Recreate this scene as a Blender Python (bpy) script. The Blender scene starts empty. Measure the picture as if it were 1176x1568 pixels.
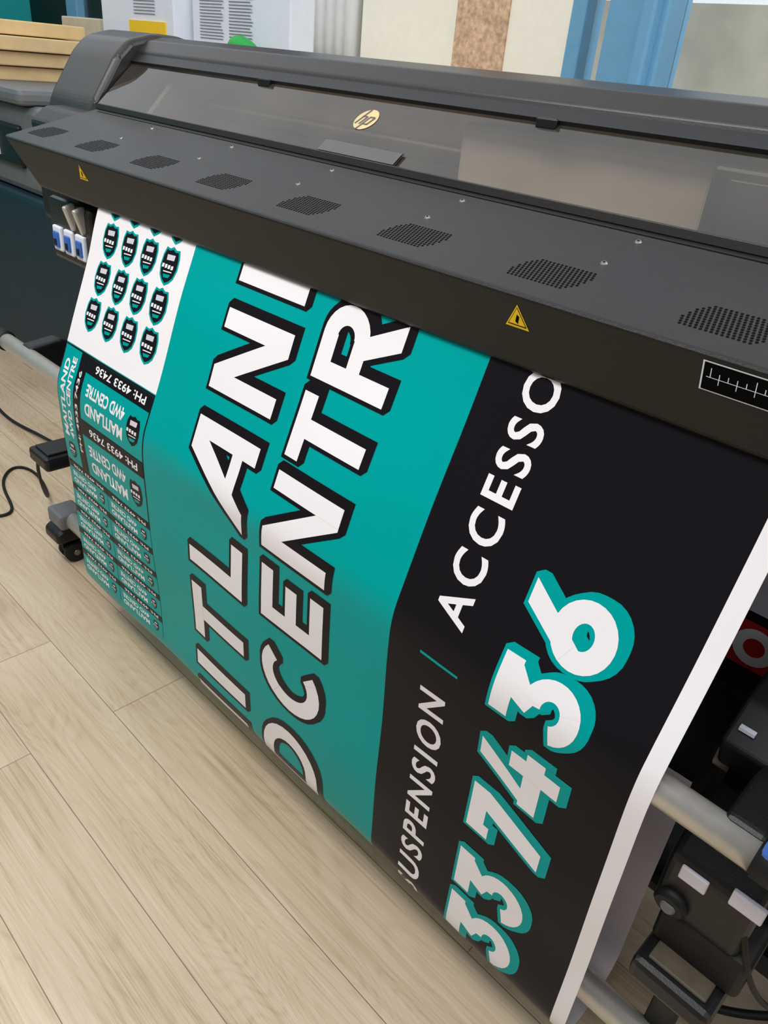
import bpy, bmesh, math, random
from mathutils import Vector, Matrix
random.seed(4)
scene=bpy.context.scene
COL=scene.collection
def srgb(r,g,b):
    f=lambda c:(c/255)/12.92 if c/255<=0.04045 else ((c/255+0.055)/1.055)**2.4
    return (f(r),f(g),f(b),1)
def mat(name,rgb,rough=.5,metal=0,var=.08,scale=30,bump=0,spec=.5,ior=1.45,bscale=None,emit=0):
    m=bpy.data.materials.new(name);m.use_nodes=True
    nt=m.node_tree;b=nt.nodes['Principled BSDF']
    c=srgb(*rgb)
    tc=nt.nodes.new('ShaderNodeTexCoord')
    n=nt.nodes.new('ShaderNodeTexNoise');n.inputs['Scale'].default_value=scale;n.inputs['Detail'].default_value=4
    nt.links.new(tc.outputs['Object'],n.inputs['Vector'])
    r=nt.nodes.new('ShaderNodeValToRGB')
    r.color_ramp.elements[0].color=tuple(v*(1-var) for v in c[:3])+(1,)
    r.color_ramp.elements[1].color=tuple(min(1,v*(1+var)) for v in c[:3])+(1,)
    r.color_ramp.elements[0].position=.3;r.color_ramp.elements[1].position=.7
    nt.links.new(n.outputs['Fac'],r.inputs['Fac']);nt.links.new(r.outputs['Color'],b.inputs['Base Color'])
    b.inputs['Roughness'].default_value=rough;b.inputs['Metallic'].default_value=metal
    b.inputs['Specular IOR Level'].default_value=spec
    b.inputs['IOR'].default_value=ior
    if emit:
        b.inputs['Emission Color'].default_value=(1,.97,.92,1);b.inputs['Emission Strength'].default_value=emit
    if bump:
        n2=nt.nodes.new('ShaderNodeTexNoise');n2.inputs['Scale'].default_value=bscale or 400
        nt.links.new(tc.outputs['Object'],n2.inputs['Vector'])
        bp=nt.nodes.new('ShaderNodeBump');bp.inputs['Strength'].default_value=bump;bp.inputs['Distance'].default_value=.001
        nt.links.new(n2.outputs['Fac'],bp.inputs['Height']);nt.links.new(bp.outputs['Normal'],b.inputs['Normal'])
    return m
M={}
M['teal']=mat('banner_teal',(0,158,156),.24,var=.02,scale=3,ior=1.17)
M['black']=mat('banner_black',(25,23,27),.24,var=.05,scale=3,ior=1.19)
M['white']=mat('banner_white',(242,238,240),.35,var=.01,scale=3,ior=1.2)
M['plastic']=mat('dark_textured_plastic',(32,30,29),.36,var=.05,bump=.25,ior=1.36)
M['plastic2']=mat('black_plastic',(19,19,21),.42,var=.08,bump=.3)
M['hood']=mat('hood_plastic',(42,39,38),.30,var=.05,bump=.15,ior=1.42)
M['latch']=mat('latch_plastic',(84,80,76),.35,var=.05)
M['inner']=mat('printer_interior',(190,174,152),.6,var=.08,scale=6)
M['innerm']=mat('carriage_housing',(140,130,116),.6,var=.08,scale=6)
M['innerd']=mat('printer_interior_dark',(92,84,76),.6,var=.1)
M['hole']=mat('vent_hole',(5,5,5),.9,spec=.1)
M['alu']=mat('brushed_aluminium',(214,209,200),.35,metal=.55,var=.05,scale=60)
M['yellow']=mat('warning_yellow',(250,205,30),.5,var=.02)
M['gold']=mat('logo_gold',(206,184,136),.4,metal=.2)
M['blue']=mat('blue_plastic',(60,105,190),.4)
M['steelblue']=mat('blue_window_frame',(112,166,200),.4,var=.04)
M['cream']=mat('cream_panel',(252,245,226),.7,var=.02)
M['whitep']=mat('white_paint',(240,240,238),.6,var=.02)
M['paper']=mat('paper_white',(230,234,244),.6,var=.02)
M['wood']=mat('cardboard_tan',(220,190,140),.7,var=.08,scale=12)
M['board']=mat('box_beige',(206,194,170),.7,var=.05)
M['tealwall']=mat('teal_wall',(0,150,150),.6,var=.03)
M['navy']=mat('navy_cabinet',(11,42,56),.5,var=.1)
M['greym']=mat('grey_machine',(108,110,112),.5,var=.05)
M['rubber']=mat('black_rubber',(14,14,15),.6)
M['red']=mat('print_red',(205,40,45),.4)
M['screw']=mat('screw_steel',(140,138,135),.4,metal=.8)
M['green']=mat('green_plastic',(20,160,60),.5)
M['lav']=mat('backing_paper',(212,206,216),.5,var=.02)
M['ext']=mat('exterior_render',(196,188,170),.9,var=.16,scale=4)
M['chip']=mat('chipboard',(212,176,144),.8,var=.32,scale=55)
M['wallg']=mat('wall_grey',(100,98,97),.8,var=.03,scale=2)
M['led']=mat('led_strip',(240,240,235),.5,emit=4)  # emissive material painting a bright reflection, no lamp in the printer
M['tan']=mat('dusty_lid',(80,72,58),.6,var=.2)
def glassmat(name,col,tfac,rough=.03,haze=0,hc=(150,140,128)):
    m=bpy.data.materials.new(name);m.use_nodes=True;nt=m.node_tree
    for n in list(nt.nodes): nt.nodes.remove(n)
    o=nt.nodes.new('ShaderNodeOutputMaterial');mx=nt.nodes.new('ShaderNodeMixShader')
    t=nt.nodes.new('ShaderNodeBsdfTransparent');t.inputs['Color'].default_value=col
    g=nt.nodes.new('ShaderNodeBsdfGlossy');g.inputs['Roughness'].default_value=rough
    fr=nt.nodes.new('ShaderNodeFresnel');fr.inputs['IOR'].default_value=1.45
    tc=nt.nodes.new('ShaderNodeTexCoord')
    ns=nt.nodes.new('ShaderNodeTexNoise');ns.inputs['Scale'].default_value=5;ns.inputs['Detail'].default_value=6
    nt.links.new(tc.outputs['Object'],ns.inputs['Vector'])
    ad=nt.nodes.new('ShaderNodeMath');ad.operation='ADD';ad.inputs[1].default_value=tfac
    nt.links.new(fr.outputs[0],ad.inputs[0])
    d=nt.nodes.new('ShaderNodeBsdfDiffuse');d.inputs['Color'].default_value=srgb(*hc)
    md=nt.nodes.new('ShaderNodeMath');md.operation='MULTIPLY';md.inputs[1].default_value=haze*2
    nt.links.new(ns.outputs['Fac'],md.inputs[0])
    mh=nt.nodes.new('ShaderNodeMixShader');nt.links.new(md.outputs[0],mh.inputs['Fac']);nt.links.new(t.outputs[0],mh.inputs[1]);nt.links.new(d.outputs[0],mh.inputs[2])
    nt.links.new(ad.outputs[0],mx.inputs['Fac']);nt.links.new(mh.outputs[0],mx.inputs[1]);nt.links.new(g.outputs[0],mx.inputs[2]);nt.links.new(mx.outputs[0],o.inputs['Surface'])
    return m
M['glass']=glassmat('tinted_glass',(.95,.91,.85,1),.05,.01,.08,(165,152,136))
M['wglass']=glassmat('window_glass',(.92,.94,.94,1),.0,.02,.03,(220,220,210))
def floormat():
    m=bpy.data.materials.new('oak_plank_floor');m.use_nodes=True;nt=m.node_tree;b=nt.nodes['Principled BSDF'];L=nt.links.new
    def math_(op,a,bb=None,c=None):
        n=nt.nodes.new('ShaderNodeMath');n.operation=op
        for i,v in enumerate((a,bb,c)):
            if v is None: continue
            if isinstance(v,(int,float)): n.inputs[i].default_value=v
            else: L(v,n.inputs[i])
        return n.outputs[0]
    tc=nt.nodes.new('ShaderNodeTexCoord')
    mp=nt.nodes.new('ShaderNodeMapping');mp.inputs['Location'].default_value=(1.35,-.375,0);L(tc.outputs['Object'],mp.inputs['Vector'])
    br=nt.nodes.new('ShaderNodeTexBrick');br.inputs['Scale'].default_value=1;br.inputs['Brick Width'].default_value=1.3;br.inputs['Row Height'].default_value=.2
    br.inputs['Mortar Size'].default_value=.0009;br.inputs['Mortar Smooth'].default_value=.1;br.offset=.26;br.offset_frequency=2
    br.inputs['Color1'].default_value=(0,0,0,1);br.inputs['Color2'].default_value=(1,1,1,1);br.inputs['Mortar'].default_value=(.5,.5,.5,1)
    L(mp.outputs[0],br.inputs['Vector'])
    sc=nt.nodes.new('ShaderNodeVectorMath');sc.operation='SCALE';sc.inputs['Scale'].default_value=7.3;L(br.outputs['Color'],sc.inputs[0])
    ad=nt.nodes.new('ShaderNodeVectorMath');ad.operation='ADD';L(tc.outputs['Object'],ad.inputs[0]);L(sc.outputs[0],ad.inputs[1])
    def noise(mx,my,det,rough=.5,dist=0):
        st=nt.nodes.new('ShaderNodeVectorMath');st.operation='MULTIPLY';st.inputs[1].default_value=(mx,my,1);L(ad.outputs[0],st.inputs[0])
        n=nt.nodes.new('ShaderNodeTexNoise');n.inputs['Scale'].default_value=1;n.inputs['Detail'].default_value=det;n.inputs['Roughness'].default_value=rough;n.inputs['Distortion'].default_value=dist;L(st.outputs[0],n.inputs['Vector']);return n.outputs['Fac']
    big=noise(1.5,7.5,1.0)
    rings=math_('SINE',math_('MULTIPLY',big,170))
    rings=math_('POWER',math_('MULTIPLY_ADD',rings,.5,.5),3)
    fine=noise(7,420,3,.6)
    mid=noise(1.6,70,4,.6)
    patch=noise(1.6,5,2)
    v=math_('ADD',math_('MULTIPLY',fine,.32),math_('MULTIPLY',mid,.34))
    v=math_('ADD',v,math_('MULTIPLY',patch,.34))
    v=math_('SUBTRACT',v,math_('MULTIPLY',math_('MULTIPLY',rings,noise(2,5,2)),.075))
    rp=nt.nodes.new('ShaderNodeValToRGB');L(v,rp.inputs['Fac'])
    e=rp.color_ramp.elements;e[0].position=.34;e[0].color=srgb(170,145,115);e[1].position=.62;e[1].color=srgb(214,195,168)
    x=e.new(.47);x.color=srgb(199,177,148)
    hsv=nt.nodes.new('ShaderNodeHueSaturation');L(rp.outputs[0],hsv.inputs['Color'])
    L(math_('MULTIPLY_ADD',br.outputs['Color'],.06,.96),hsv.inputs['Value'])
    mx=nt.nodes.new('ShaderNodeMixRGB');mx.inputs['Color2'].default_value=srgb(125,102,78);L(br.outputs['Fac'],mx.inputs['Fac']);L(hsv.outputs[0],mx.inputs['Color1'])
    L(mx.outputs[0],b.inputs['Base Color']);b.inputs['Roughness'].default_value=.42
    return m
M['floor']=floormat()

def finish(bm,name,mats,parent=None,smooth=False):
    me=bpy.data.meshes.new(name);bm.to_mesh(me);bm.free()
    for k in mats: me.materials.append(M[k])
    o=bpy.data.objects.new(name,me);COL.objects.link(o)
    if parent: o.parent=parent
    if smooth:
        for p in me.polygons: p.use_smooth=True
    return o
def empty(name,loc=(0,0,0)):
    o=bpy.data.objects.new(name,None);COL.objects.link(o);o.empty_display_size=.1;return o
def box(name,a,b,m,bev=.004,parent=None,rot=None,seg=2):
    bm=bmesh.new();bmesh.ops.create_cube(bm,size=1)
    a=Vector(a);b=Vector(b);c=(a+b)/2;d=b-a
    for v in bm.verts: v.co=Vector((v.co.x*d.x,v.co.y*d.y,v.co.z*d.z))
    if bev: bmesh.ops.bevel(bm,geom=bm.edges[:],offset=min(bev,min(abs(d.x),abs(d.y),abs(d.z))*.45),segments=seg,profile=.5,affect='EDGES')
    if rot:
        bmesh.ops.rotate(bm,verts=bm.verts,cent=(0,0,0),matrix=Matrix.Rotation(math.radians(rot[1]),3,rot[0]))
    for v in bm.verts: v.co+=c
    return finish(bm,name,[m],parent)
def prism(name,prof,x0,x1,m,bev=.005,parent=None,taper=None,seg=3):
    bm=bmesh.new()
    A=[bm.verts.new((x0+(taper[i] if taper else 0),p[0],p[1])) for i,p in enumerate(prof)]
    B=[bm.verts.new((x1,p[0],p[1])) for p in prof]
    n=len(prof)
    bm.faces.new(A);bm.faces.new(B[::-1])
    for i in range(n):
        j=(i+1)%n;bm.faces.new((A[j],A[i],B[i],B[j]))
    bmesh.ops.recalc_face_normals(bm,faces=bm.faces)
    if bev: bmesh.ops.bevel(bm,geom=bm.edges[:],offset=bev,segments=seg,profile=.5,affect='EDGES',clamp_overlap=True)
    return finish(bm,name,[m],parent)
def cyl(name,p0,p1,r,m,parent=None,seg=32,r2=None,bev=0):
    p0=Vector(p0);p1=Vector(p1);d=p1-p0
    bm=bmesh.new();bmesh.ops.create_cone(bm,cap_ends=True,segments=seg,radius1=r,radius2=r if r2 is None else r2,depth=d.length)
    if bev:
        es=[e for e in bm.edges if len(e.link_faces)==2 and any(len(f.verts)>4 for f in e.link_faces)]
        bmesh.ops.bevel(bm,geom=es,offset=bev,segments=2,affect='EDGES')
    q=Vector((0,0,1)).rotation_difference(d.normalized())
    bmesh.ops.rotate(bm,verts=bm.verts,cent=(0,0,0),matrix=q.to_matrix())
    for v in bm.verts: v.co+=(p0+p1)/2
    o=finish(bm,name,[m],parent)
    for p in o.data.polygons:
        if len(p.vertices)==4: p.use_smooth=True
    return o
def tube(name,pts,r,m,parent=None):
    c=bpy.data.curves.new(name,'CURVE');c.dimensions='3D';c.bevel_depth=r;c.bevel_resolution=4
    s=c.splines.new('NURBS');s.points.add(len(pts)-1)
    for i,p in enumerate(pts): s.points[i].co=(*p,1)
    s.use_endpoint_u=True;s.order_u=4;c.resolution_u=12
    o=bpy.data.objects.new(name,c);c.materials.append(M[m]);COL.objects.link(o)
    if parent:o.parent=parent
    return o

# ---------------------------------------------------------------- banner
KN=[(-.03,.848,1.116),(0,.8375,1.088)]
def seg(y0,z0,y1,z1,s0,n):
    L=math.dist((y0,z0),(y1,z1))
    return [(s0+L*i/n,y0+(y1-y0)*i/n,z0+(z1-z0)*i/n) for i in range(1,n+1)],s0+L
a,s=seg(.8375,1.088,.7025,.734,0,12);KN+=a
P0,P1,P2=(.7025,.734),(.6915,.705),(.6922,.672)
py,pz=P0
for i in range(1,7):
    t=i/6
    ny=(1-t)**2*P0[0]+2*t*(1-t)*P1[0]+t*t*P2[0];nz=(1-t)**2*P0[1]+2*t*(1-t)*P1[1]+t*t*P2[1]
    s+=math.dist((py,pz),(ny,nz));py,pz=ny,nz;KN.append((s,ny,nz))
a,s=seg(P2[0],P2[1],.703,.184,s,16);KN+=a
cy,cz,rr=.783,.184,.08
y,z=KN[-1][1:]
for i in range(1,17):
    t=math.pi*i/16
    ny,nz=cy-rr*math.cos(t),cz-rr*math.sin(t)
    s+=math.dist((y,z),(ny,nz));y,z=ny,nz;KN.append((s,y,z))
a,s=seg(y,z,.865,.60,s,8);KN+=a
def prof(s):
    if s<=KN[0][0]: k=0
    else:
        k=0
        while k<len(KN)-2 and KN[k+1][0]<s: k+=1
    s0,y0,z0=KN[k];s1,y1,z1=KN[k+1];t=(s-s0)/(s1-s0)
    ty,tz=(y1-y0),(z1-z0);l=math.hypot(ty,tz)
    return y0+(y1-y0)*t,z0+(z1-z0)*t,(tz/l,-ty/l)
def bmap(x,s,h=0):
    y,z,n=prof(s)
    w=0
    if s>0:
        e=min(1,s/.1)
        w=e*(.0020*math.sin(x*9+s*4)+.0016*math.sin(x*4.3-s*11+1)+.0009*math.sin(x*17+s*9)+.0009*math.sin(x*6+s*23))
        w*=min(1,abs(s-.415)/.08+.15)
    return Vector((x,y+n[0]*(h+w),z+n[1]*(h+w)))
XL,XR=-1.707,-.166
bn=bmesh.new()
MB=['teal','black','white','lav','rubber']
xs=sorted(set([round(XL+i*.03,4) for i in range(52) if XL+i*.03<XR-.01]+[-1.318,-.597,-.190,XR]))
ss=sorted(set([k[0] for k in KN]+[.306]))
for back in (0,1):
    vg={}
    for i,x in enumerate(xs):
        for j,sv in enumerate(ss): vg[i,j]=bn.verts.new(bmap(x,sv,-.0005*back))
    for i in range(len(xs)-1):
        for j in range(len(ss)-1):
            fc=bn.faces.new((vg[i,j],vg[i,j+1],vg[i+1,j+1],vg[i+1,j]))
            xm=(xs[i]+xs[i+1])/2;sm=(ss[j]+ss[j+1])/2
            fc.smooth=True
            if back: fc.material_index=3
            elif xm<-1.318: fc.material_index=2 if sm<.306 else 0
            elif xm<-.597: fc.material_index=0
            elif xm<-.190: fc.material_index=1
            else: fc.material_index=2
def add_flat(tmp,layer,mi,eps=0):
    if not tmp.verts: return
    x0=min(v.co.x for v in tmp.verts);x1=max(v.co.x for v in tmp.verts)
    s0=min(v.co.y for v in tmp.verts);s1=max(v.co.y for v in tmp.verts)
    for k in KN:
        if s0<k[0]<s1:
            bmesh.ops.bisect_plane(tmp,geom=tmp.verts[:]+tmp.edges[:]+tmp.faces[:],plane_co=(0,k[0],0),plane_no=(0,1,0))
    for x in xs:
        if x0<x<x1:
            bmesh.ops.bisect_plane(tmp,geom=tmp.verts[:]+tmp.edges[:]+tmp.faces[:],plane_co=(x,0,0),plane_no=(1,0,0))
    if s0<KN[0][0]:
        bmesh.ops.bisect_plane(tmp,geom=tmp.verts[:]+tmp.edges[:]+tmp.faces[:],plane_co=(0,KN[0][0],0),plane_no=(0,-1,0),clear_outer=True)
    h=.0004*layer+eps
    mp={}
    for v in tmp.verts: mp[v]=bn.verts.new(bmap(v.co.x,v.co.y,h))
    for f_ in tmp.faces:
        try:
            nf=bn.faces.new([mp[v] for v in f_.verts]);nf.material_index=mi;nf.smooth=True
        except ValueError: pass
def hull(pts):
    pts=sorted(set((round(p[0],5),round(p[1],5)) for p in pts))
    def half(ps):
        r=[]
        for p in ps:
            while len(r)>1 and (r[-1][0]-r[-2][0])*(p[1]-r[-2][1])-(r[-1][1]-r[-2][1])*(p[0]-r[-2][0])<=0: r.pop()
            r.append(p)
        return r
    a=half(pts);b=half(pts[::-1]);return a[:-1]+b[:-1]
def put_quads(quads,layer,mi,grow=0,shift=(0,0)):
    for qi,q in enumerate(quads):
        pts=[]
        for p in q:
            if grow:
                for k in range(4):
                    an=math.pi/4+k*math.pi/2
                    pts.append((p[0]+grow*1.25*math.cos(an),p[1]+grow*1.25*math.sin(an)))
            else: pts.append(p)
        pts+= [(p[0]+shift[0],p[1]+shift[1]) for p in pts] if shift!=(0,0) else []
        h=hull(pts)
        if len(h)<3: continue
        t=bmesh.new();t.faces.new([t.verts.new((p[0],p[1],0)) for p in h])
        add_flat(t,layer,mi,eps=.00002*(qi%13));t.free()
def R_(a,b,c,d): return [(a,b),(c,b),(c,d),(a,d)]
def arc(cx,cy,rx,ry,t,a0,a1,n=14):
    q=[]
    for i in range(n):
        A0=math.radians(a0+(a1-a0)*i/n);A1=math.radians(a0+(a1-a0)*(i+1)/n)
        q.append([(cx+rx*math.cos(A0),cy+ry*math.sin(A0)),(cx+rx*math.cos(A1),cy+ry*math.sin(A1)),
                  (cx+(rx-t)*math.cos(A1),cy+(ry-t)*math.sin(A1)),(cx+(rx-t)*math.cos(A0),cy+(ry-t)*math.sin(A0))])
    return q
def glyph(c,w,t):
    if c=='I': return [R_(0,0,w,1)]
    if c=='L': return [R_(0,0,t,1),R_(0,0,w,t)]
    if c=='T': return [R_(0,1-t,w,1),R_(w/2-t/2,0,w/2+t/2,1)]
    if c=='N': return [R_(0,0,t,1),R_(w-t,0,w,1),[(0,1),(t*1.15,1),(w,0),(w-t*1.15,0)]]
    if c=='A': return [R_(w-t,0,w,1),[(0,0),(t*1.15,0),(w-t*.2,1),(w-t*1.75,1)],[(t*.9,.2),(w-t/2,.2),(w-t/2,.2+t*.8),(t*1.5,.2+t*.8)]]
    if c=='E': return [R_(0,0,t,1),R_(0,0,w,t),R_(0,1-t,w,1),R_(0,.5-t*.45,w*.88,.5+t*.45)]
    if c=='D':
        cx=w-.5 if w>.55 else .05
        return [R_(0,0,t,1),R_(0,0,cx,t),R_(0,1-t,cx,1)]+arc(cx,.5,w-cx,.5,t,-90,90)
    if c=='C':
        return arc(w/2,.5,w/2,.5,t,48,312,22)
    if c=='R':
        cx=w-.3
        return [R_(0,0,t,1),R_(0,1-t,cx,1),R_(0,.4,cx,.4+t*.9)]+arc(cx,.7,.3,.3,t*.95,-90,90)+[[(w*.42,.42),(w*.42+t*1.15,.42),(w,0),(w-t*1.2,0)]]
    if c=='7': return [R_(0,1-t,w,1),R_(0,1-t*1.35,t*.8,1),[(w-t*1.15,1-t*.5),(w,1),(w,1-t),(w*.42+t*.6,0),(w*.42-t*.6,0)]]
    if c=='4': return [R_(w*.58,0,w*.58+t,.62),R_(0,.2,w,.2+t),[(0,.2+t*.5),(t*.5,.2),(w*.75,1),(w*.75-t*1.1,1)],[(0,.2),(0,.2+t),(t*1.1,.2+t),(t,.2)]]
    if c=='3': return [R_(0,1-t,w,1),[(w,1),(w,1-t*.8),(w*.52,.50),(w*.52-t*.75,.58),(w-t*1.5,1)]]+arc(w/2,.33,w/2,.33,t*.95,-165,98,22)
    if c=='6': return arc(w/2,.34,w/2,.34,t,0,360,28)+[[(0,.36),(t*.9,.30),(w*.92,1),(w*.92-t*1.2,1)]]
    return []
def place(c,sl,sr,xb,H,t):
    w=(sl-sr)/H
    return [[(xb-v*H,sl-u*H) for u,v in q] for q in glyph(c,w,t)]
r1=[('D',.035,-.11),('N',.235,.085),('A',.460,.290),('L',.612,.500),('T',.800,.665),('I',.895,.856),('A',1.12,.945)]
r2=[('E',-.02,-.12),('R',.135,.005),('T',.275,.160),('N',.448,.303),('E',.600,.485),('C',.785,.638),('D',.99,.845)]
def biglines(rows,xb,H):
    q=[]
    for c,sl,sr in rows: q+=place(c,sl,sr,xb,H,.20)
    put_quads(q,1,1,grow=.0080,shift=(.010,-.011))
    put_quads(q,2,2)
biglines(r1,-.979,.184)
biglines(r2,-.748,.170)
nums=[('3',.950,.862),('3',.838,.750),('7',.694,.600),('4',.580,.478),('3',.440,.350),('6',.332,.235)]
q=[]
for c,sl,sr in nums: q+=place(c,sl,sr,-.275,.130,.23)
put_quads(q,1,0,grow=.006,shift=(.010,-.008))
put_quads(q,2,2)
def text_faces(txt,off=0,spacing=1):
    c=bpy.data.curves.new('t','FONT');c.body=txt;c.size=1;c.offset=off;c.space_character=spacing;c.resolution_u=4
    o=bpy.data.objects.new('t',c);COL.objects.link(o)
    dg=bpy.context.evaluated_depsgraph_get();me=bpy.data.meshes.new_from_object(o.evaluated_get(dg))
    b=bmesh.new();b.from_mesh(me)
    bpy.data.objects.remove(o);bpy.data.curves.remove(c);bpy.data.meshes.remove(me)
    return b
def banner_text(txt,org,u,v,height,width,layer,mi,off=0.03,spacing=1):
    b=text_faces(txt,off,spacing)
    if not b.verts: b.free();return
    xa=min(p.co.x for p in b.verts);xb=max(p.co.x for p in b.verts);ya=min(p.co.y for p in b.verts);yb=max(p.co.y for p in b.verts)
    for p in b.verts:
        U=(p.co.x-xa)/(xb-xa)*width;V=(p.co.y-ya)/(yb-ya)*height
        p.co=Vector((org[0]+u[0]*U+v[0]*V,org[1]+u[1]*U+v[1]*V,0))
    add_flat(b,layer,mi);b.free()
UP=((0,-1),(-1,0))
banner_text('SUSPENSION',(-.476,.975),*UP,.050,.482,1,2,.020,1.25)
banner_text('ACCESSORIES',(-.476,.368),*UP,.056,.545,1,2,.020,1.25)
put_quads([[(-.534,.430),(-.534,.4345),(-.462,.4365),(-.462,.432)]],1,0)
def badge(cx,cs,sc):
    o=[(0,-1.1),(.35,-.95),(.75,-1.0),(.95,-.55),(1.0,.1),(.8,.65),(.45,.95),(0,1.15)]
    o=o+[(-a,b) for a,b in o[::-1] if a>0]
    for k,(g,mi) in enumerate(((1.0,0),(.86,1))):
        t=bmesh.new();t.faces.new([t.verts.new((cx+a*.029*sc*g,cs+b*.032*sc*g,0)) for a,b in o]);add_flat(t,1+k,mi);t.free()
    put_quads([[(cx-.013*sc,cs-.019*sc),(cx+.013*sc,cs-.021*sc),(cx+.012*sc,cs-.011*sc),(cx-.012*sc,cs-.009*sc)]],3,3)
    for a0 in (-.022,-.012,-.002,.008):
        put_quads([[(cx+a0*sc,cs-.001*sc),(cx+(a0+.007)*sc,cs-.002*sc),(cx+(a0+.007)*sc,cs+.005*sc),(cx+a0*sc,cs+.006*sc)]],3,2)
    put_quads([[(cx-.014*sc,cs+.011*sc),(cx+.014*sc,cs+.009*sc),(cx+.014*sc,cs+.011*sc),(cx-.014*sc,cs+.013*sc)]],3,2)
    put_quads([[(cx-.012*sc,cs+.017*sc),(cx+.012*sc,cs+.015*sc),(cx+.008*sc,cs+.021*sc),(cx-.008*sc,cs+.023*sc)]],3,0)
for r in range(4):
    for c in range(4):
        badge(-1.628+c*.081,-.022+r*.082,1.08)
DN=((-1,0),(0,1))
def tile(x0,x1,s0,s1,big=False):
    put_quads([[(x0,s0),(x1,s0),(x1,s1),(x0,s1)]],1,0)
    h=s1-s0
    put_quads([[(x0,s0),(x1,s0),(x1,s0+h*.24),(x0,s0+h*.24)]],2,1)
    w=x1-x0
    banner_text('PH: 4933 7436',(x1-w*.08,s0+h*.05),*DN,h*.13,w*.78,3,2,.02)
    banner_text('MAITLAND',(x1-w*.30,s0+h*.68),*DN,h*.2,w*.62,2,2,.03)
    banner_text('4WD CENTRE',(x1-w*.30,s0+h*.38),*DN,h*.2,w*.62,2,2,.03)
    badge(x1-w*.15,s0+h*.62,h/.075*.55)
put_quads([[(-1.707,.308),(-1.318,.308),(-1.318,.93),(-1.707,.93)]],.5,1)
put_quads([[(-1.704,.312),(-1.628,.312),(-1.628,.60),(-1.704,.60)]],1,0)
banner_text('MAITLAND',(-1.668,.53),*UP,.022,.19,2,2,.03)
banner_text('4WD CENTRE',(-1.640,.53),*UP,.020,.20,2,2,.03)
badge(-1.665,.565,.7)
put_quads([[(-1.622,.312),(-1.602,.312),(-1.602,.60),(-1.622,.60)]],1,1)
banner_text('PH: 4933 7436',(-1.606,.55),*UP,.012,.2,2,2,.02)
tile(-1.592,-1.322,.312,.455)
tile(-1.592,-1.322,.460,.602)
for r in range(5):
    s0=.606+r*.066
    for c in range(2):
        x0=-1.705+c*.194
        tile(x0,x0+.192,s0,s0+.064)
banner=finish(bn,'printed_banner',MB)

# ---------------------------------------------------------------- printer
pr=empty('wide_format_printer')
banner.parent=pr
PXR=.42
bp=[(.800,1.186),(.830,1.086),(.850,1.080),(1.10,1.085),(1.10,1.255),(1.05,1.251)]
prism('front_beak',bp,-2.085,PXR,'plastic',.006,pr,taper=[0,.10,.10,.02,0,0])
nb=Vector((0,-.2516,.9678))
def beak(x,y,h=.0006):
    return Vector((x,y,1.186+.26*(y-.80)))+nb*h
prism('seam_strip',[(1.040,1.2495),(1.050,1.2475),(1.050,1.262),(1.043,1.262)],-2.08,PXR,'hood',.001,pr)
bm=bmesh.new()
bm.faces.new([bm.verts.new(beak(x,y,.0004)) for x,y in ((-2.05,1.026),(PXR,1.026),(PXR,1.0285),(-2.05,1.0285))])
finish(bm,'beak_seam',['hole'],pr)
bm=bmesh.new()
for k,vx in enumerate([-1.99,-1.75,-1.51,-1.27,-1.03,-.79,-.548,-.308,-.07,.17]):
    p=.0062
    for j in range(-6,7):
        for i in range(-12,13):
            lx=i*p+(j%2)*p/2;ly=j*p*.87
            if abs(lx)>.052 or abs(ly)>.029: continue
            if (abs(lx)/.054)**3.5+(abs(ly)/.031)**3.5>1: continue
            c=beak(vx+lx+ly*.25,.868+ly,.0004)
            vs=[]
            for a in range(6):
                an=a*math.pi/3
                vs.append(bm.verts.new(c+Vector((.0021*math.cos(an),.0021*math.sin(an)*.97,.0021*math.sin(an)*.25))))
            bm.faces.new(vs)
finish(bm,'vent_perforations',['hole'],pr)
bm=bmesh.new()
for k in range(6):
    for y in (.927,1.005):
        x=-.20-.31*k
        c=beak(x,y,.001);mt=Matrix.Translation(c)@Matrix.Rotation(math.radians(14.6),4,'X')
        bmesh.ops.create_cone(bm,cap_ends=True,segments=14,radius1=.0050,radius2=.0036,depth=.002,matrix=mt)
finish(bm,'screws',['screw'],pr)
bm=bmesh.new()
for k in range(6):
    for y in (.927,1.005):
        c=beak(-.20-.31*k,y,.0021);mt=Matrix.Translation(c)@Matrix.Rotation(math.radians(14.6),4,'X')
        bmesh.ops.create_cone(bm,cap_ends=True,segments=6,radius1=.0020,radius2=.0020,depth=.0004,matrix=mt)
finish(bm,'screw_sockets',['hole'],pr)
def face(x,d,h=.0006):
    t=d/.1044
    return Vector((x,.800+.030*t-h,1.186-.100*t-h*.3))
def tri(x,size,name):
    bm=bmesh.new()
    def T(sc,h,mi,oy=0):
        vs=[bm.verts.new(face(x+a*size*sc,.030-b*size*sc+oy,h)) for a,b in ((-.58,-.5),(.58,-.5),(0,.5))]
        f=bm.faces.new(vs);f.material_index=mi
    T(1,.0006,0);T(.80,.0009,1,-.001*0);T(.70,.0012,0)
    vs=[bm.verts.new(face(x+a*size,.030-b*size,.0015)) for a,b in ((-.08,-.22),(.0,.1),(.12,.02),(.05,-.3))]
    bm.faces.new(vs).material_index=1
    finish(bm,name,['yellow','hole'],pr)
tri(-1.71,.032,'warning_sticker');tri(-.547,.032,'warning_sticker_b')
bm=bmesh.new()
def fq(x0,x1,d0,d1,h,mi):
    bm.faces.new([bm.verts.new(face(*p)) for p in ((x0,d0,h),(x1,d0,h),(x1,d1,h),(x0,d1,h))]).material_index=mi
fq(-.302,-.03,.008,.044,.0006,1);fq(-.300,-.032,.0095,.0425,.0009,0);fq(-.296,-.036,.026,.0268,.0012,1)
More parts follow.
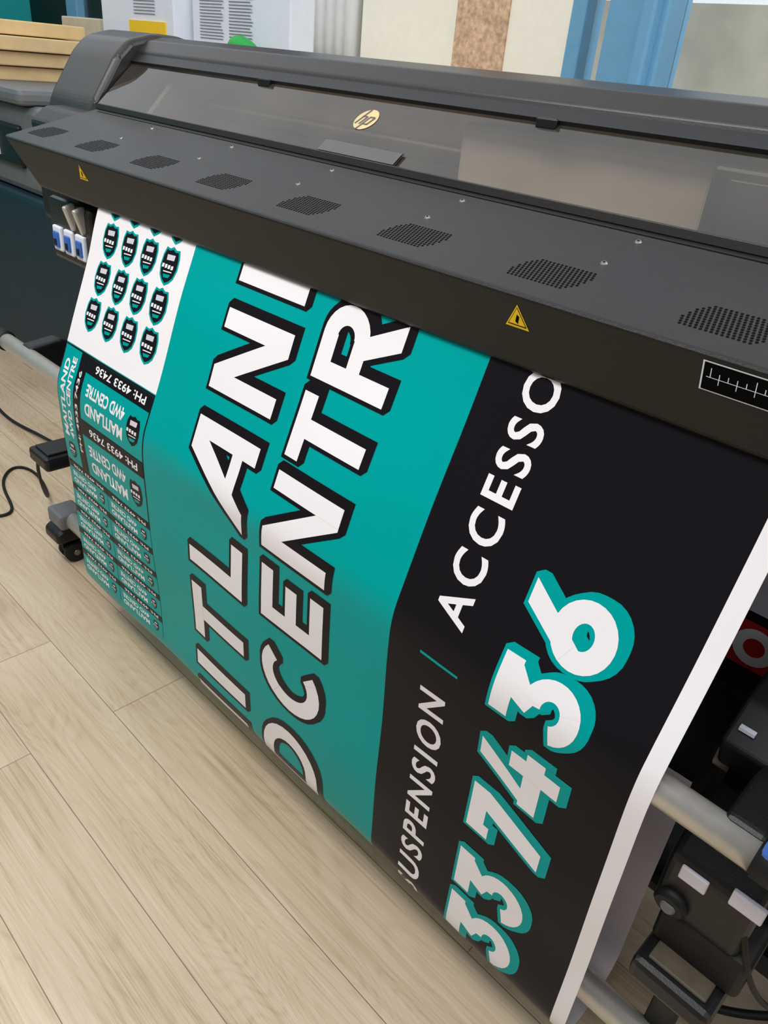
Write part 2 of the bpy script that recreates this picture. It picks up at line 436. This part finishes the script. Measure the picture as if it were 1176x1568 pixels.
for i in range(26):
    x=-.292+i*.0098;fq(x,x+.0010,.020 if i%5 else .015,.026,.0012,1)
    if i%2: fq(x,x+.0009,.0268,.033,.0012,1)
finish(bm,'scale_label',['hole','paper'],pr)
ec=[(1.03,1.03),(1.035,1.20),(1.060,1.262),(1.135,1.372),(1.175,1.408),(1.25,1.427),(1.33,1.425),(1.42,1.395),(1.47,1.33),(1.48,1.0),(1.10,.96)]
prism('left_end_cover',ec,-2.385,-2.13,'hood',.016,pr,seg=4)
prism('end_shoulder',[(.98,1.06),(.955,1.20),(1.0,1.236),(1.1,1.24),(1.1,1.02)],-2.30,-2.08,'plastic',.012,pr)
prism('right_end_cover',ec,PXR,PXR+.25,'hood',.016,pr,seg=4)
hd=[(1.190,1.365),(1.196,1.384),(1.225,1.410),(1.27,1.420),(1.33,1.418),(1.41,1.395),(1.46,1.33),(1.47,1.0),(1.45,1.0),(1.435,1.32),(1.39,1.375),(1.23,1.372)]
prism('top_hood',hd,-2.14,PXR+.01,'hood',.003,pr)
prism('window_trim',[(1.176,1.352),(1.171,1.360),(1.192,1.377),(1.196,1.367)],-2.13,PXR,'plastic2',.001,pr)
bm=bmesh.new()
g=[(-2.10,1.053,1.258),(PXR,1.053,1.258),(PXR,1.186,1.362),(-2.13,1.186,1.362)]
bm.faces.new([bm.verts.new(p) for p in g]);finish(bm,'window_pane',['glass'],pr)
for i,x in enumerate([-1.55,-.80,-.10]):
    box('window_clip_%d'%(i+1),(x-.02,1.165,1.345),(x+.02,1.185,1.362),'plastic2',.003,pr)
def onwin(x,d,h):
    return Vector((x,1.053+.788*d,1.258+.616*d))+Vector((0,-.616,.788))*h
bm=bmesh.new()
for (x0,x1,d0,d1,h,mi) in [(-1.23,-1.02,-.002,.032,.004,0),(-1.227,-1.023,.001,.030,.0055,1)]:
    bm.faces.new([bm.verts.new(onwin(*p)) for p in ((x0,d0,h),(x1,d0,h),(x1,d1,h),(x0,d1,h))]).material_index=mi
finish(bm,'window_handle',['plastic2','latch'],pr)
box('interior_platen',(-2.13,1.07,1.12),(PXR,1.45,1.20),'innerd',.002,pr)
box('interior_back',(-2.13,1.40,1.18),(PXR,1.43,1.37),'inner',.002,pr)
box('interior_ceiling',(-2.13,1.235,1.355),(PXR,1.40,1.37),'innerd',.002,pr)
box('carriage_rail',(-2.13,1.34,1.205),(PXR,1.38,1.24),'innerd',.006,pr)
cyl('slide_rod',(-2.13,1.33,1.275),(PXR,1.33,1.275),.006,'alu',pr)
box('platen_plate',(-1.98,1.15,1.196),(-.55,1.30,1.206),'inner',.002,pr)
prism('side_gusset',[(1.10,1.2),(1.38,1.2),(1.38,1.355),(1.25,1.355)],-2.02,-2.0,'innerd',.002,pr)
box('front_rail',(-2.10,1.112,1.2),(-1.02,1.125,1.246),'plastic2',.001,pr)
box('service_bay',(-.50,1.15,1.2),(PXR-.03,1.36,1.335),'plastic2',.006,pr)
box('service_bay_panel',(-.47,1.145,1.225),(.30,1.151,1.32),'hood',.002,pr)
box('carriage_cover',(-1.02,1.22,1.21),(-.52,1.36,1.335),'innerm',.012,pr)
box('light_bar',(-2.09,1.108,1.238),(-1.72,1.113,1.249),'led',.001,pr)  # glowing bar stands in for the bright reflection low in the window
box('bright_lip',(-1.72,1.108,1.240),(-1.25,1.112,1.245),'alu',.001,pr)  # thin pale strip carries that painted reflection on, dimmer
def disc(bm,cx,cd,r,h,mi,n=40):
    o=[bm.verts.new(onwin(cx+r*math.cos(2*math.pi*i/n),cd+r*math.sin(2*math.pi*i/n),h)) for i in range(n)]
    bm.faces.new(o).material_index=mi
bm=bmesh.new();LX,LD=-1.18,.098
disc(bm,LX,LD,.027,.001,0)
def lq(pts,mi=1):
    bm.faces.new([bm.verts.new(onwin(LX+a*.027,LD+b*.027,.0016)) for a,b in pts]).material_index=mi
lq([(-.28,.95),(-.12,.95),(-.62,-.5),(-.78,-.5)]);lq([(-.5,.32),(-.08,.32),(-.12,.2),(-.54,.2)]);lq([(-.12,.32),(.05,.25),(-.22,-.5),(-.38,-.5)])
lq([(.18,.32),(.34,.32),(-.12,-.98),(-.28,-.98)]);lq([(.3,.32),(.7,.32),(.66,.2),(.26,.2)]);lq([(.62,.32),(.78,.22),(.5,-.5),(.34,-.5)]);lq([(.05,-.38),(.5,-.38),(.46,-.5),(.0,-.5)])
finish(bm,'brand_emblem',['gold','innerd'],pr)
prism('body_beam',[(.92,.98),(.92,1.08),(1.10,1.13),(1.45,1.13),(1.45,.93),(1.0,.92)],-2.20,PXR+.2,'plastic2',.01,pr)
box('lever_panel',(-2.03,.862,.91),(-1.80,.925,1.06),'hood',.012,pr)
for i in range(3):
    x=-2.0+i*.06
    box('lever_plate_%d'%i,(x,.853,.935),(x+.045,.864,.995),'paper',.004,pr)
    box('lever_blue_%d'%i,(x+.008,.848,.945),(x+.037,.856,.982),'blue',.004,pr)
    box('lever_slot_%d'%i,(x+.016,.846,.95),(x+.029,.850,.965),'rubber',.001,pr)
for i in range(2):
    box('lever_grip_%d'%i,(-1.90+i*.05,.845,1.0),(-1.885+i*.05,.875,1.06),'alu',.005,pr,rot=('X',18))
for nm,x in (('left',-2.02),('right',.14)):
    prism('leg_column_'+nm,[(1.06,.10),(1.09,.95),(1.25,.95),(1.28,.10)],x-.04,x+.04,'plastic2',.01,pr)
    prism('foot_beam_'+nm,[(.74,.085),(.74,.12),(.80,.155),(1.0,.17),(1.5,.15),(1.52,.085)],x-.045,x+.045,'plastic2',.012,pr)
    for k,y in enumerate((.80,1.46)):
        e='_%s_%d'%(nm,k)
        for dx in (-.018,.018):
            cyl('caster_wheel'+e+('a' if dx<0 else 'b'),(x+dx-.011,y,.034),(x+dx+.011,y,.034),.034,'rubber',pr,bev=.004)
        cyl('caster_axle'+e,(x-.032,y,.034),(x+.032,y,.034),.009,'screw',pr)
        prism('caster_fork'+e,[(y-.03,.035),(y-.035,.085),(y+.035,.085),(y+.02,.035)],x-.005,x+.005,'rubber',.003,pr)
box('stand_crossbar',(-2.0,1.13,.30),(.14,1.20,.40),'plastic2',.01,pr)
for nm,x in (('left',-1.93),('right',-.07)):
    prism('roller_arm_'+nm,[(.72,.665),(.70,.69),(.72,.725),(.80,.735),(1.12,.62),(1.12,.54),(.80,.66)],x-.025,x+.025,'plastic2',.008,pr)
    box('sensor_box_'+nm,(x-.05,.70,.39),(x+.06,.82,.43),'plastic2',.01,pr)
    box('sensor_lid_'+nm,(x-.035,.715,.43),(x+.045,.805,.436),'tan' if nm=='right' else 'plastic2',.004,pr)
    box('sensor_post_'+nm,(x-.02,.80,.16),(x+.02,.84,.70),'plastic2',.008,pr)
cyl('diverter_tube',(-2.06,.718,.70),(-.05,.718,.70),.021,'alu',pr)
cyl('diverter_collar',(-.05,.718,.70),(.02,.718,.70),.025,'rubber',pr,bev=.003)
cyl('diverter_cap',(-2.10,.718,.70),(-2.05,.718,.70),.026,'rubber',pr,bev=.003)
cyl('lower_tube',(-1.97,.79,.165),(.10,.79,.165),.024,'alu',pr)
box('lower_clamp',(-2.05,.75,.14),(-1.96,.83,.19),'greym',.01,pr)
cyl('takeup_tube',(-2.0,.955,.60),(.12,.955,.60),.024,'alu',pr)
cyl('takeup_roll',(XL,.955,.60),(XR,.955,.60),.088,'rubber',pr,seg=64,bev=.002)
cyl('takeup_hub',(-.14,.955,.60),(-.10,.955,.60),.05,'rubber',pr,bev=.006)
cyl('takeup_hub_flange',(-.02,.955,.60),(.0,.955,.60),.09,'rubber',pr,bev=.006)
box('takeup_motor',(.0,.88,.45),(.16,1.08,.70),'plastic2',.02,pr)
cyl('supply_roll',(-1.75,1.22,.78),(.05,1.22,.78),.10,'lav',pr,seg=64,bev=.002)
cyl('supply_spindle',(-1.95,1.22,.78),(.12,1.22,.78),.024,'rubber',pr)
bm=bmesh.new()
def sq(x0,x1,z0,z1,y,mi): bm.faces.new([bm.verts.new(p) for p in ((x0,y,z0),(x1,y,z0),(x1,y,z1),(x0,y,z1))]).material_index=mi
sq(-1.7,.30,.76,1.0,1.075,0);sq(-1.7,.30,.30,.76,1.075,1)
sq(-.25,.28,.665,.745,1.073,2)
def ring(cx,cz,ro,ri,y,mi,n=28):
    for i in range(n):
        a0=2*math.pi*i/n;a1=2*math.pi*(i+1)/n
        bm.faces.new([bm.verts.new((cx+r_*math.cos(a_),y,cz+r_*math.sin(a_))) for r_,a_ in ((ro,a0),(ro,a1),(ri,a1),(ri,a0))]).material_index=mi
for cx in (-.20,-.13,-.06,.01): ring(cx,.705,.032,.016,1.071,3)
sq(-.2,.25,.55,.56,1.072,3);sq(-.2,.25,.58,.60,1.072,2)
finish(bm,'rear_printed_sheet',['lav','rubber','red','white'],pr)
prism('media_basket',[(.93,.30),(.94,.31),(1.0,.22),(1.15,.17),(1.3,.24),(1.40,.42),(1.41,.42),(1.31,.23),(1.15,.155),(.99,.21)],-1.95,.10,'rubber',.0,pr)
prism('guide_bracket',[(.86,.66),(.83,.72),(.88,.76),(1.02,.80),(1.06,.74),(.95,.66)],-.150,-.06,'rubber',.006,pr)
for i in range(7):
    box('bracket_mark_%d'%i,(-.15+.012,.845+i*.024,.737+i*.0075),(-.118,.853+i*.024,.742+i*.0075),'paper',0,pr)
prism('lock_housing',[(.74,.50),(.735,.60),(.77,.65),(.86,.64),(.88,.52),(.82,.47)],-.135,-.02,'plastic2',.012,pr)
prism('lock_foot',[(.745,.43),(.74,.50),(.80,.53),(.85,.50),(.85,.43)],-.12,.0,'rubber',.01,pr)
cyl('lock_knob',(-.11,.73,.52),(-.11,.75,.525),.022,'rubber',pr,bev=.003)
cyl('lock_knob_core',(-.11,.726,.52),(-.11,.74,.52),.010,'greym',pr,bev=.002)
box('lock_lever',(-.045,.675,.738),(-.015,.705,.760),'blue',.006,pr,rot=('X',-25))
box('lock_tab',(-.115,.732,.575),(-.080,.74,.597),'lav',.002,pr)
box('lock_tab_b',(-.055,.732,.590),(-.015,.74,.615),'lav',.002,pr)
tube('motor_cable',[(-.02,.90,.50),(-.08,.82,.36),(-.12,.86,.22),(-.02,.92,.12),(.08,.98,.20)],.007,'rubber',pr)
tube('motor_cable_b',[(-.06,.78,.62),(-.02,.72,.56),(.0,.74,.46),(.04,.80,.40)],.004,'rubber',pr)
tube('sensor_cable',[(-1.97,.76,.41),(-2.05,.74,.38),(-2.15,.78,.20),(-2.35,.88,.01),(-2.60,.95,.006),(-2.72,.90,.006),(-2.60,.80,.006),(-2.42,.78,.006),(-2.34,.74,.006),(-2.45,.62,.006),(-2.8,.55,.006)],.005,'rubber',pr)
tube('power_cable',[(-2.2,1.2,.9),(-2.3,1.1,.5),(-2.5,1.05,.05),(-2.9,1.1,.006),(-3.2,1.0,.006),(-3.6,1.15,.006)],.006,'rubber',pr)

# ---------------------------------------------------------------- room
box('floor',(-7,-2.5,-.05),(3,2.75,0),'floor',0)
YB=2.60
box('wall_back',(-7,YB,0),(3,YB+.12,1.05),'whitep',0)
box('wall_front',(-7,-2.62,0),(3,-2.5,2.9),'wallg',0)
box('wall_right',(3,-2.5,0),(3.1,2.6,2.9),'wallg',0)
w=empty('window_1')
def fr(n,x0,x1,z0,z1,y0=YB-.03,y1=YB+.08,m='steelblue'): box(n,(x0,y0,z0),(x1,y1,z1),m,.008,w)
fr('sill',-7,3,1.05,1.12);fr('head',-7,3,2.5,2.6)
fr('mullion_a',-5.42,-5.28,1.12,2.5);fr('mullion_b',-3.30,-3.22,1.12,2.5);fr('mullion_c',-1.74,-1.68,1.12,2.5)
fr('post',-1.57,-1.36,1.12,2.5,YB-.08,YB+.06);fr('post_lip',-1.43,-1.385,1.12,2.5,YB-.12,YB-.07);fr('mullion_d',.6,.7,1.12,2.5)
pane=box('pane',(-7,YB+.02,1.12),(3,YB+.025,2.5),'wglass',0,w)
for i in range(7):
    x=-3.20+i*.062
    cyl('blind_slat_%d'%i,(x,YB-.01,1.12),(x,YB-.01,2.5),.034,'whitep',w,seg=12)
box('cream_board',(-2.76,YB-.02,1.12),(-2.24,YB+.01,2.5),'cream',.003,w)
box('chip_board',(-2.24,YB-.03,1.12),(-2.0,YB+.0,2.5),'chip',.003,w)
box('cream_board_b',(-2.0,YB-.02,1.12),(-1.74,YB+.01,2.5),'cream',.003,w)
box('wall_exterior',(-7,4.6,0),(5,4.75,1.82),'ext',0)
box('wall_left',(-7,-2.5,0),(-6.88,2.6,2.8),'tealwall',0)
box('teal_locker',(-6.6,2.0,0),(-5.75,2.5,2.2),'tealwall',.02)
mc=empty('laminating_machine')
box('cabinet',(-5.6,1.38,.08),(-2.95,1.95,.80),'navy',.02,mc)
box('cabinet_plinth',(-5.5,1.45,0),(-3.05,1.9,.09),'rubber',.01,mc)
box('body',(-5.5,1.42,.80),(-3.35,1.93,1.14),'greym',.03,mc)
box('front_panel',(-5.4,1.40,.90),(-3.5,1.43,1.06),'plastic2',.01,mc)
box('lid',(-5.55,1.38,1.14),(-3.40,1.95,1.20),'greym',.02,mc)
box('label_plate',(-3.9,1.393,.93),(-3.7,1.40,1.02),'paper',.002,mc)
box('label_strip',(-3.75,1.375,1.15),(-3.60,1.382,1.19),'paper',.001,mc)
ct=empty('carton_stack')
for i in range(4):
    box('carton_%d'%i,(-5.0+.03*(i%2),1.50,1.200+i*.058),(-3.90+.03*((i*7)%3),1.93,1.254+i*.058),'wood',.005,ct)
    box('tape_%d'%i,(-4.12,1.497,1.202+i*.058),(-4.08,1.933,1.255+i*.058),'yellow',.001,ct)
sh=empty('storage_bench')
box('bench_top',(-4.6,1.99,1.08),(-2.2,2.5,1.12),'board',.005,sh)
for i,x in enumerate((-4.5,-2.3)):
    for j,y in enumerate((2.06,2.44)): box('bench_leg_%d%d'%(i,j),(x-.03,y-.03,0),(x+.03,y+.03,1.08),'board',.004,sh)
box('small_carton',(-4.45,2.08,1.12),(-4.05,2.3,1.47),'board',.006)
wc=empty('white_carton')
box('carton_body',(-3.98,2.06,1.12),(-3.36,2.24,1.78),'paper',.006,wc)
box('yellow_label',(-3.72,2.053,1.41),(-3.42,2.06,1.475),'yellow',.0,wc)
bm=bmesh.new()
for i in range(6):
    z=1.56-i*.012
    bm.faces.new([bm.verts.new(p) for p in ((-3.68,2.056,z),(-3.5,2.056,z),(-3.5,2.056,z+.003),(-3.68,2.056,z+.003))])
finish(bm,'carton_print',['greym'],wc)
pb=empty('shipping_box')
box('box_body',(-3.34,2.14,1.12),(-2.68,2.26,1.60),'paper',.006,pb)
bm=bmesh.new()
for i in range(14):
    z=1.575-i*.011
    for (x0,x1) in ((-3.28,-3.10),(-3.07,-2.90)):
        bm.faces.new([bm.verts.new(p) for p in ((x0,2.136,z),(x1-.03*random.random(),2.136,z),(x1-.03*random.random(),2.136,z+.003),(x0,2.136,z+.003))])
finish(bm,'box_print',['greym'],pb)
gb=empty('green_scoop')
bm=bmesh.new();bmesh.ops.create_uvsphere(bm,u_segments=20,v_segments=10,radius=.055)
for v in bm.verts:
    v.co.z=max(0,v.co.z)*(.8-6*v.co.x);v.co.x*=1.3
for v in bm.verts: v.co+=Vector((-2.87,2.06,1.405))
finish(bm,'bowl',['green'],gb,True)
box('stand',(-2.93,2.01,1.12),(-2.81,2.11,1.407),'plastic2',.005,gb)
# ---------------------------------------------------------------- light
wd=bpy.data.worlds.new('sky');scene.world=wd;wd.use_nodes=True
bg=wd.node_tree.nodes['Background'];bg.inputs['Color'].default_value=(.90,.95,1,1);bg.inputs['Strength'].default_value=1.18
def area(name,loc,target,sx,sy,e,col=(1,1,1)):
    l=bpy.data.lights.new(name,'AREA');l.shape='RECTANGLE';l.size=sx;l.size_y=sy;l.energy=e;l.color=col
    o=bpy.data.objects.new(name,l);COL.objects.link(o);o.location=loc
    o.rotation_euler=(Vector(target)-Vector(loc)).to_track_quat('-Z','Y').to_euler()
area('ceiling_light',(-1.2,-.2,3.0),(-1.2,.6,0),2.4,.6,48,(1,.98,.95))
area('window_light',(1.2,2.4,2.3),(-1,.8,.6),2.5,1.2,60,(.95,.97,1))
# ---------------------------------------------------------------- camera
r=Vector((.700,.709,.0859)).normalized();fw=Vector((-.5825,.6366,-.5056));fw=(fw-r*fw.dot(r)).normalized();up=r.cross(fw)
cam=bpy.data.cameras.new('camera');co=bpy.data.objects.new('camera',cam);COL.objects.link(co)
co.matrix_world=Matrix(((r.x,up.x,-fw.x,0),(r.y,up.y,-fw.y,0),(r.z,up.z,-fw.z,1.42),(0,0,0,1)))
cam.sensor_width=36;cam.lens=36*1177/1568;cam.clip_start=.02
scene.camera=co
scene.view_settings.view_transform='Standard'
